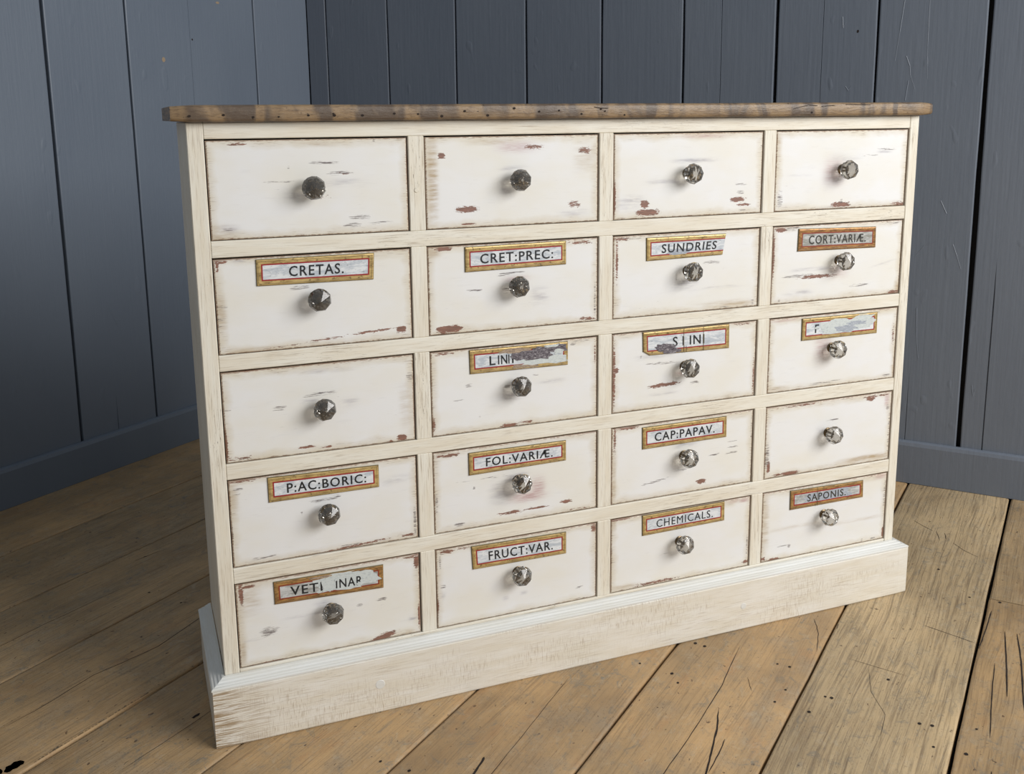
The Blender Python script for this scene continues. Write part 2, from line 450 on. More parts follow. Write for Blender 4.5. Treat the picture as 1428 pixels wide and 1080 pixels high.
# (v_low, v_high, gap at the low side, greyness, crack key, splits along u)
SEAM = [(1.300, .003), (1.0185, .0040), (.7605, .0040), (.502, .0042), (.227, .0058), (-.0265, .0022), (-.288, .0036), (-.5505, .0046), (-.809, .0046), (-1.0705, .0054), (-1.33, .005), (-1.59, .004), (-1.85, .004), (-2.11, .004), (-2.37, .004)]
GREY = [.1, .25, .2, .15, .1, .05, .0, .05, .75, .15, .3, .1, .4, .1]
KEYS = [None, None, '0.7605', '0.502', '0.227', None, '-0.288', '-0.5505', '-0.809', '-1.0705', None, None, None, None]
random.seed(4)
def plank(u0, u1, v0, v1, g, cr, seed, skew=0.0, dz=0.0):
    mb = MB(); n = max(4, int((u1 - u0) / .07))
    off = seed * 7.3
    rows = []
    for i in range(n + 1):
        u = u0 + (u1 - u0) * i / n
        w0 = nz(u * 7, off) * .0016 + nz(u * 31, off) * .0007
        w1 = nz(u * 7, off + 3) * .0016 + nz(u * 31, off + 3) * .0007
        a, b = v0 + w0, v1 + w1
        e = .0035
        us = u + (skew if i == n else 0) * 0
        row = []
        for v, z in ((a, -.024), (a, -.0035 + dz), (a + e * .4, -.001 + dz), (a + e * 1.6, dz), ((a + b) / 2, dz), (b - e * 1.6, dz), (b - e * .4, -.001 + dz), (b, -.0035 + dz), (b, -.024)):
            uu = us
            if skew and i in (0, n):
                uu = us + skew * ((v - v0) / (v1 - v0) - 1) * (1 if i in (0, n) else 0)
            row.append((uu, v, z))
        rows.append(row)
    m = len(rows[0])
    vv = [0, .02, .022, .026, .13, .234, .238, .24, .26]
    mb.grid(rows, lambda i, j: (u0 + (u1 - u0) * i / n, vv[min(j, 8)]), 0, True)
    mb.cap(rows[0][::-1]); mb.cap(rows[-1])
    # make the normals face up (grid order u-row, v-column)
    for f in mb.f: f.reverse()
    uvs = []; k = 0
    for f in mb.f:
        uvs += mb.uv[k:k + len(f)][::-1]; k += len(f)
    mb.uv = uvs
    for pts, wd in cr:
        L = []; Rr = []
        N = len(pts)
        fine = []
        for i in range(N - 1):
            for k in range(5):
                t = k / 5; fine.append((pts[i][0] * (1 - t) + pts[i + 1][0] * t, pts[i][1] * (1 - t) + pts[i + 1][1] * t))
        fine.append(pts[-1])
        Q = len(fine)
        for i, (u, v) in enumerate(fine):
            if not (v0 + .001 < v < v1 - .001): continue
            w = wd * .30 * min(1, 2.6 * math.sin(math.pi * (i + .15) / (Q - 1 + .3))) * (1 + .5 * nz(u * 90, off))
            jv = nz(u * 60, off + 9) * .0012
            du = 1 if abs(pts[-1][0] - pts[0][0]) > abs(pts[-1][1] - pts[0][1]) else 0
            if du: L.append((u, v + jv - w, dz + .0003)); Rr.append((u, v + jv + w, dz + .0003))
            else: L.append((u - w + jv, v, dz + .0003)); Rr.append((u + w + jv, v, dz + .0003))
        if len(L) > 1:
            mb.grid([L, Rr], lambda i, j: (0, 0), 1)
            if True:
                p = [Vector(q) for q in (L[0], L[1], Rr[1])]
                if (p[1] - p[0]).cross(p[2] - p[0]).z < 0:
                    for f in mb.f[-(len(L) - 1):]: f.reverse()
    for (u, v) in NAILS:
        if v0 < v < v1 and u0 < u < u1:
            r_ = random.uniform(.0022, .0036)
            k = 9
            mb.face([(u + r_ * 1.15 * math.cos(6.2832 * q / k) * (1 + .25 * nz(u * 50 + q, v)), v + r_ * math.sin(6.2832 * q / k) * (1 + .25 * nz(u * 50, v * 50 + q)), dz + .0004) for q in range(k)], [(0, 0)] * k, 1)
    for (ua, ub, vv_, wd) in FRAY:
        if v0 - .004 < vv_ < v1:
            n_ = 34
            for q in range(n_):
                uu = ua + (ub - ua) * q / n_; du = (ub - ua) / n_ * (.8 + .8 * abs(nz(q * 1.3, 7)))
                ww = wd * (.25 + abs(nz(q * .9, 4)) * 1.6)
                mb.face([(uu, vv_, dz + .0003), (uu + du, vv_, dz + .0003), (uu + du * .8, vv_ + ww, dz + .0004), (uu + du * .2, vv_ + ww * .7, dz + .0004)], [(0, 0)] * 4, 2)
    for (uc, vc, ru, rv) in KNOTS:
        if v0 < vc < v1:
            k = 16
            pt = [(min(uc + ru * math.cos(6.2832 * q / k) * (1 + .7 * nz(q * 1.9, uc * 9)), 9), max(v0 + .001, min(v1 - .001, vc + rv * math.sin(6.2832 * q / k) * (1 + .7 * nz(q * 1.4, vc * 9)))), dz + .0004) for q in range(k)]
            mb.face(pt, [(0, 0)] * k, 1)
    o = mb.build('plank', [M_FLOOR, M_CRACK, M_FRAY], floor)
    o['greyness'] = float(g)
    return o
for i in range(len(SEAM) - 1):
    hi, ghi = SEAM[i]; lo, glo = SEAM[i + 1]
    v0, v1 = lo + glo / 2, hi - ghi / 2
    cr = CR.get(KEYS[i], []) if KEYS[i] else []
    dz = -.0004 - .0008 * ((i * 37) % 10) / 10
    if i == 9:
        plank(-2.1, 1.145, v0, v1, GREY[i], cr, i, 0.0, dz)
        plank(1.1485, 1.795, v0, v1, .35, cr, i + 40, 0.0, dz + .0003)
    elif i in (1, 3, 6, 8, 11):
        sp = -.75 - .13 * i % .5
        plank(-2.1, sp - .002, v0, v1, GREY[i] * .6, [], i + 20, 0, dz)
        plank(sp + .002, 1.795, v0, v1, GREY[i], cr, i, 0, dz)
    else:
        plank(-2.1, 1.795, v0, v1, GREY[i], cr, i, 0, dz)

# ------------------------------------------------------------ walls
KX, KY = .5578, 2.1167
AL = R(180 + 39.06)        # left wall runs this way from the corner; the room is on local +y
AR = R(-50.17)             # right wall; the room is on local -y
H = 2.6
def wall_board(parent, x0, x1, rs, z0, z1, seed, ridges=(), grooves=(), chips=(), nicks=()):
    """rs: +1 room on +y, -1 room on -y; face at y=0, body behind"""
    mb = MB(); off = seed * 5.1
    zs = [z0 + (z1 - z0) * i / 24 for i in range(25)]
    for zz in (1.0,): pass
    b = .0026
    rows = []
    for z in zs:
        w0 = nz(z * 2.2, off) * .0022 + nz(z * 11, off) * .0009
        w1 = nz(z * 2.2, off + 2) * .0022 + nz(z * 11, off + 2) * .0009
        a, c = x0 + w0, x1 + w1
        prof = [(a, .020), (a, b * 1.1), (a + b * .4, b * .3), (a + b * 1.3, 0)]
        for (gx, gw, gd, ga, gb) in grooves:
            wz = gw if ga <= z <= gb else 0.0
            gj = gx + nz(z * 3, off + 5) * .001
            prof += [(gj - max(wz, .0002) / 2, 0), (gj - max(wz, .0002) * .2, gd if wz else 0), (gj + max(wz, .0002) * .2, gd if wz else 0), (gj + max(wz, .0002) / 2, 0)]
        prof += [(c - b * 1.3, 0), (c - b * .4, b * .3), (c, b * 1.1), (c, .020)]
        rows.append([(px, -rs * py, z) for px, py in prof])
    m = len(rows[0])
    mb.grid(rows, lambda i, j: (0, 0), 0, False)
    n0 = 0
    # orientation
    p = [Vector(rows[0][3]), Vector(rows[0][m - 4]), Vector(rows[1][m - 4])]
    nn = (p[1] - p[0]).cross(p[2] - p[0])
    if nn.y * rs < 0:
        for f in mb.f: f.reverse()
    for pts, wd in ridges:      # raised drips and scars in the paint
        for i in range(len(pts) - 1):
            (xa, za), (xb, zb) = pts[i], pts[i + 1]
            d = Vector((xb - xa, 0, zb - za)).normalized(); q = Vector((-d.z, 0, d.x)) * wd * .5
            A, B = Vector((xa, 0, za)), Vector((xb, 0, zb)); wd *= .7; q *= .7; up = Vector((0, rs * wd * .4, 0)); base = Vector((0, rs * .0001, 0))
            for (s1, s2) in ((A + q + base, B + q + base), (A - q + base, B - q + base)):
                pts4 = [s1, s2, B + up, A + up]
                n_ = (pts4[1] - pts4[0]).cross(pts4[2] - pts4[0])
                if n_.y * rs < 0: pts4.reverse()
                mb.face(pts4, [(0, 0)] * 4, 0)
    for lst, mi in ((chips, 1), (nicks, 2)):
        for (cx, cz, rx, rz) in lst:
            k = 9
            pts4 = [(cx + rx * math.cos(6.2832 * q / k) * (1 + .5 * nz(q * 3.1, cx * 9)), rs * .0003, cz + rz * math.sin(6.2832 * q / k) * (1 + .5 * nz(q * 2.3, cz * 9))) for q in range(k)]
            n_ = (Vector(pts4[1]) - Vector(pts4[0])).cross(Vector(pts4[2]) - Vector(pts4[0]))
            if n_.y * rs < 0: pts4.reverse()
            mb.face(pts4, [(0, 0)] * k, mi)
    o = mb.build('board', [M_WALL, M_CHIP, M_CRACK], parent)
    o['greyness'] = 0.0 if rs > 0 else .6
    return o

def wall(name, ang, rs, seams, label, extras, s_end):
    w = MB().box(-.08 if rs > 0 else -.02, s_end, -.05 if rs > 0 else .0215, -.0215 if rs > 0 else .05, -.03, H, .001).build(name, M_GAP)
    w.location = (KX, KY, 0); w.rotation_euler = (0, 0, ang)
    tag(w, label, 'wall', 'structure')
    prev, pg = seams[0]
    for i, (s, gp) in enumerate(seams[1:]):
        ex = extras.get(i, {})
        wall_board(w, prev + pg / 2, s - gp / 2, rs, .004, H - .004, i + (50 if rs < 0 else 0), **ex)
        prev, pg = s, gp
    return w
EL = {
    1: dict(nicks=[(.5375, 1.2713, .003, .004)], chips=[(.4225, 1.392, .007, .004)], grooves=[(.546, .0014, .0012, .95, 2.6)]),
    2: dict(chips=[(.6562, 1.2052, .006, .008)], ridges=[([(.655, 1.16), (.652, 1.152), (.647, 1.16)], .002)]),
    3: dict(grooves=[(.929, .003, .004, .0, .21)], ridges=[([(.93, .49), (.90, .42), (.876, .36)], .0012)]),
}
EL = {0: {}, 1: EL[1], 2: dict(chips=EL[2]['chips'], ridges=EL[2]['ridges'], grooves=[(.5465, .0012, .001, .9, 2.6)]), 3: EL[3]}
seamsL = [(-.001, .002), (.2647, .0042), (.785, .0068), (1.0537, .0088), (1.322, .006), (1.59, .006), (1.86, .006), (2.13, .006), (2.4, .006), (2.67, .006), (2.94, .006)]
EL = {1: dict(chips=[(.6562, 1.2052, .006, .008), (.4225, 1.392, .007, .004)], nicks=[(.5375, 1.2713, .003, .003)], ridges=[([(.655, 1.165), (.652, 1.155), (.647, 1.165)], .002)], grooves=[(.546, .0018, .0012, .9, 2.6)]),
      2: dict(grooves=[(.929, .003, .004, .0, .21)], ridges=[([(.93, .49), (.90, .42), (.876, .36)], .0012)])}
wall('wall_left', AL, 1, seamsL, 'blue-grey painted board wall meeting the dark corner on the left', EL, 2.95)
seamsR = [(.0, .002), (.0857, .0056), (.350, .0056), (.624, .0056), (.887, .0056), (1.150, .0056), (1.411, .0056), (1.6848, .0096), (1.9565, .0058), (2.230, .0122), (2.50, .006), (2.77, .006), (3.04, .006), (3.31, .006)]
ER = {6: dict(grooves=[(1.526, .0032, .0026, 0, 2.6)]),
      7: dict(grooves=[(1.8125, .0026, .0022, 0, 2.6)], ridges=[([(1.863, 1.285), (1.866, 1.255), (1.872, 1.27)], .003), ([(1.88, 1.10), (1.888, 1.088), (1.896, 1.10)], .003)], nicks=[(1.905, 1.245, .003, .004)]),
      8: dict(grooves=[(2.0915, .0026, .003, .10, .31)], ridges=[([(2.0207, 1.3191), (2.013, 1.24), (2.0047, 1.1638)], .003), ([(2.0329, 1.1758), (2.043, 1.15), (2.046, 1.125), (2.0597, 1.0879)], .003), ([(2.0421, 1.1125), (2.0362, 1.0603)], .003),
                             ([(2.0827, 1.3154), (2.084, 1.2), (2.0883, 1.1151)], .002), ([(2.1426, .796), (2.159, .7622)], .0028), ([(2.1804, .6805), (2.192, .65), (2.2044, .6141)], .0028), ([(2.0871, .642), (2.11, .675), (2.1406, .6881)], .002), ([(2.10, .50), (2.104, .42), (2.112, .36)], .003)]),
      9: dict(grooves=[(2.2745, .0018, .002, .55, .70), (2.285, .003, .004, .34, .55), (2.297, .004, .006, .0, .34)])}
ER[9] = dict(grooves=[(2.290, .0034, .006, .0, .62)], ridges=[([(2.253, .30), (2.258, .27), (2.262, .29)], .003)])
wall('wall_right', AR, -1, seamsR, 'dark blue-grey painted board wall behind and right of the chest', ER, 3.32)

def skirting(name, ang, rs, s0, s1, h, label):
    mb = MB(); n = 30
    prof = [(.0003, 0), (.015, 0), (.0152, h - .012), (.0125, h - .003), (.007, h), (.0003, h + .0005)]
    rows = []
    for i in range(n + 1):
        s = s0 + (s1 - s0) * i / n
        rows.append([(s, rs * (py + nz(s * 4, 3) * .0006 * (py > .001)), pz) for py, pz in prof])
    mb.grid(rows, lambda i, j: (0, 0), 0, False)
    p = [Vector(rows[0][1]), Vector(rows[0][2]), Vector(rows[1][2])]
    if (p[1] - p[0]).cross(p[2] - p[0]).y * rs < 0:
        for f in mb.f: f.reverse()
    mb.cap(rows[0]); mb.cap(rows[-1][::-1])
    o = mb.build(name, M_WALL); o.location = (KX, KY, .0002); o.rotation_euler = (0, 0, ang)
    o['greyness'] = 0.0 if rs > 0 else .6
    tag(o, label, 'skirting board', 'structure')
skirting('baseboard_left', AL, 1, .0, 2.94, .1125, 'blue-grey skirting board along the left wall')
skirting('baseboard_right', AR, -1, .016, 3.31, .1205, 'blue-grey skirting board along the wall right of the chest')

# ------------------------------------------------------------ chest of drawers
chest = empty('chest_of_drawers', (0, 0, 0))
tag(chest, 'distressed cream apothecary chest of twenty drawers with dark wooden top and glass knobs', 'chest')
W = 1.4; D = .275
XO = [.0247, .3418, .3687, .6880, .7157, 1.0323, 1.0593, 1.3775]
ZO = [.9976, .8422, .8158, .6609, .6347, .4811, .4546, .3014, .2741, .1212]
ZT = 1.0225; ZB = .1125
def part(name, mats, *box, **kw):
    return MB().box(*box, **kw).build(name, mats, chest)
part('stile', M_FRAME, 0, XO[0] - .0002, 0, .022, ZB, ZT, along=2)
part('stile', M_FRAME, XO[7] + .0002, W, 0, .022, ZB, ZT, along=2)
zr = [(ZO[0], ZT)] + [(ZO[2 * i + 2], ZO[2 * i + 1]) for i in range(4)] + [(ZB, ZO[9])]
for a, b in zr: part('rail', M_FRAME, XO[0], XO[7], .0003, .022, a, b, along=0)
for i in range(5):
    for k in range(3):
        part('divider', M_FRAME, XO[2 * k + 1], XO[2 * k + 2], .0006 - .0002 * ((i + k) % 3), .022, ZO[2 * i + 1] + .0001, ZO[2 * i] - .0001, along=2)
part('side_panel', M_FRAME, .001, .019, .0222, D, ZB, ZT, along=2)
part('side_panel', M_FRAME, W - .019, W - .001, .0222, D, ZB, ZT, along=2)
part('back_panel', M_RAW, .0192, W - .0192, D - .008, D - .001, ZB, ZT, along=0)
runners = MB()
for a, b in zr: runners.box(.0195, W - .0195, .0225, D - .0085, a + .003, b - .003 if b - a > .01 else b - .001, .0005)
for k in range(3): runners.box(XO[2 * k + 1] + .003, XO[2 * k + 2] - .003, .0225, D - .0085, ZB + .003, ZT - .004, .0005)
runners.build('inner_frame', M_RAW, chest)

# top board: rounded, hand-worn front edge, worm holes
def top_board():
    mb = MB(); n = 90; x0, x1 = -.0213, 1.4205; y0, y1 = -.018, D + .012; z0, z1 = 1.0228, 1.0482
    rows = []
    for i in range(n + 1):
        x = x0 + (x1 - x0) * i / n
        e = .0055 if i in (0, n) else (.0025 if i in (1, n - 1) else 0)
        w = nz(x * 9, 1) * .0012 + nz(x * 35, 2) * .0009
        zt = z1 + nz(x * 5, 4) * .0006 - e * .35; zb = z0 + e * .35 + max(0, nz(x * 13, 6)) * .0008
        y = y0 + w + e
        rows.append([(x, y1 - e, zb), (x, y + .005, zb), (x, y + .0015, zb + .0016), (x, y, zb + .005), (x, y + .0004, (zb + zt) / 2), (x, y, zt - .005), (x, y + .0016, zt - .0016), (x, y + .0055, zt), (x, y1 - e, zt)])
    L = [0, .30, .305, .309, .316, .323, .327, .332, .64]
    mb.grid(rows, lambda i, j: (x0 + (x1 - x0) * i / n, L[min(j, 8)]), 0, True)
    for f in mb.f: f.reverse()
    uvs = []; k = 0
    for f in mb.f: uvs += mb.uv[k:k + 4][::-1]; k += 4
    mb.uv = uvs
    mb.cap(rows[0], 0, [(p[2] * 8 + .1, p[1]) for p in rows[0]]); mb.cap(rows[-1][::-1], 0, [(p[2] * 8, p[1]) for p in rows[-1][::-1]])
    mb.face([rows[i][0] for i in (0, n)] + [rows[i][-1] for i in (n, 0)], [(0, 0), (1.4, 0), (1.4, .025), (0, .025)], 0)
    for (x, z) in [(.0055, 1.032), (.0542, 1.0332), (.0972, 1.0297), (.1352, 1.0299), (.1802, 1.0317), (.2191, 1.0342), (.2205, 1.0315), (.2648, 1.0311), (.3163, 1.0335), (.3552, 1.0326), (.3948, 1.0289), (.4341, 1.0367), (.4737, 1.0295),
                   (.5208, 1.0408), (.566, 1.0353), (.6023, 1.0368), (.6445, 1.0306), (.6812, 1.0386), (.689, 1.0352), (.7271, 1.0285), (1.1228, 1.0298)]:
        r_ = random.uniform(.0012, .0021); w = nz(x * 9, 1) * .0012 + nz(x * 35, 2) * .0009
        mb.face([(x + r_ * 1.3 * math.cos(.785 * q), y0 + w - .0004, z + r_ * math.sin(.785 * q)) for q in range(8)], [(0, 0)] * 8, 1)
    for pts in ([(.668, 1.0425), (.680, 1.0405), (.695, 1.0400)], [(1.10, 1.041), (1.115, 1.044), (1.135, 1.0425)], [(1.145, 1.0415), (1.175, 1.043)], [(1.20, 1.0445), (1.26, 1.0438)], [(1.08, 1.037), (1.10, 1.041)]):
        for i in range(len(pts) - 1):
            (xa, za), (xb, zb_) = pts[i], pts[i + 1]
            mb.face([(xa, y0 - .0008, za - .0005), (xb, y0 - .0008, zb_ - .0005), (xb, y0 - .0008, zb_ + .0005), (xa, y0 - .0008, za + .0005)], [(0, 0)] * 4, 1)
    o = mb.build('top_board', [M_TOP, M_CRACK], chest)
    o['label'] = 'dark aged wooden top board with worm holes'
top_board()

# plinth and its moulding
PX0, PX1, PY, PH = -.0222, 1.4239, -.0244, .1036
def plinth_board(name, box, along, endaxis):
    mb = MB().box(*box, bev=.0016, along=along)
    o = mb.build(name, M_PLINTH, chest)
    me = o.data
    at = me.attributes.new('end', 'FLOAT', 'POINT')
    lo, hi = box[2 * along], box[2 * along + 1]
    at.data.foreach_set('value', [.5] * len(me.vertices))
    return o
def plinth_front():
    mb = MB(); n = 60; rows = []
    x0, x1, y0, y1, z0, z1 = PX0, PX1, PY, PY + .018, .0, PH
    for i in range(n + 1):
        t = i / n; x = x0 + (x1 - x0) * t
        w = nz(x * 3, 8) * .0004
        e = .0012 if i in (0, n) else 0
        rows.append([(x, y1, z0), (x, y0 + .001 + w + e, z0), (x, y0 + w + e, z0 + .002), (x, y0 + w + e, z1 - .0025), (x, y0 + .0022 + w + e, z1), (x, y1, z1)])
    L = [0, .018, .02, .118, .121, .14]
    mb.grid(rows, lambda i, j: (x0 + (x1 - x0) * i / n, L[min(j, 5)]), 0, False)
    mb.cap(rows[0][::-1], 0); mb.cap(rows[-1], 0)
    mb.face([rows[0][0], rows[n][0], rows[n][-1], rows[0][-1]], [(0, 0)] * 4, 0)
    p = [Vector(rows[0][2]), Vector(rows[0][3]), Vector(rows[1][3])]
    if (p[1] - p[0]).cross(p[2] - p[0]).y > 0:
        for f in mb.f: f.reverse()
        uvs = []; k = 0
        for f in mb.f: uvs += mb.uv[k:k + len(f)][::-1]; k += len(f)
        mb.uv = uvs
    o = mb.build('plinth_board', M_PLINTH, chest)
    at = o.data.attributes.new('end', 'FLOAT', 'POINT')
    at.data.foreach_set('value', [v.co.x - x0 for v in o.data.vertices])
    return o
pf = plinth_front()
plinth_board('plinth_board', (PX0, PX0 + .018, PY + .0182, D, 0, PH), 1, 0)
plinth_board('plinth_board', (PX1 - .018, PX1, PY + .0182, D, 0, PH), 1, 0)
def disc(name, x, y, z, r_, mats, parent, h=.0005):
    mb = MB(); k = 20
    ring = lambda rr, yy: [(x + rr * math.cos(6.28318 * q / k), yy, z + rr * math.sin(6.28318 * q / k)) for q in range(k)]
    mb.grid([ring(r_, y), ring(r_ * .92, y - h)], lambda i, j: (x + .01 * j, z), 0, False, True)
    mb.cap(ring(r_ * .92, y - h))
    for f in mb.f[:]: pass
    return mb.build(name, mats, parent)
disc('dowel_plug', 1.0045, PY, .0500, .0065, M_MOULD, pf)
disc('dowel_plug', .2560, PY, .0530, .0085, M_MOULD, pf)
disc('dowel_plug', .3541, 0, .9095, .0038, M_FRAME, chest)
def moulding():
    mb = MB()
    # profile (outward distance, height) from the plinth's top rim up to the body
    prof = [(.0238, PH), (.0238, PH + .0025), (.0215, PH + .0042), (.0185, PH + .0046), (.0165, PH + .0060), (.0125, PH + .0068), (.0105, PH + .0088), (.0070, PH + .0100), (.0050, PH + .0118), (.0010, PH + .0125), (.0006, PH + .0125)]
    path = [(0, D, (-1, 0)), (0, 0, (-1, -1)), (W, 0, (1, -1)), (W, D, (1, 0))]
    rows = [[(x + dx * d, y + dy * d, z) for d, z in prof] for x, y, (dx, dy) in path]
    S_ = [0, .3, 1.7, 2.0]
    L = [0]
    for a, b in zip(prof, prof[1:]): L.append(L[-1] + math.dist(a, b))
    mb.grid(rows, lambda i, j: (S_[i], L[min(j, len(L) - 1)]), 0, False)
    for f in mb.f: pass
    p = [Vector(rows[1][0]), Vector(rows[2][0]), Vector(rows[2][1])]
    return mb.build('moulding', M_MOULD, chest)
mo = moulding()

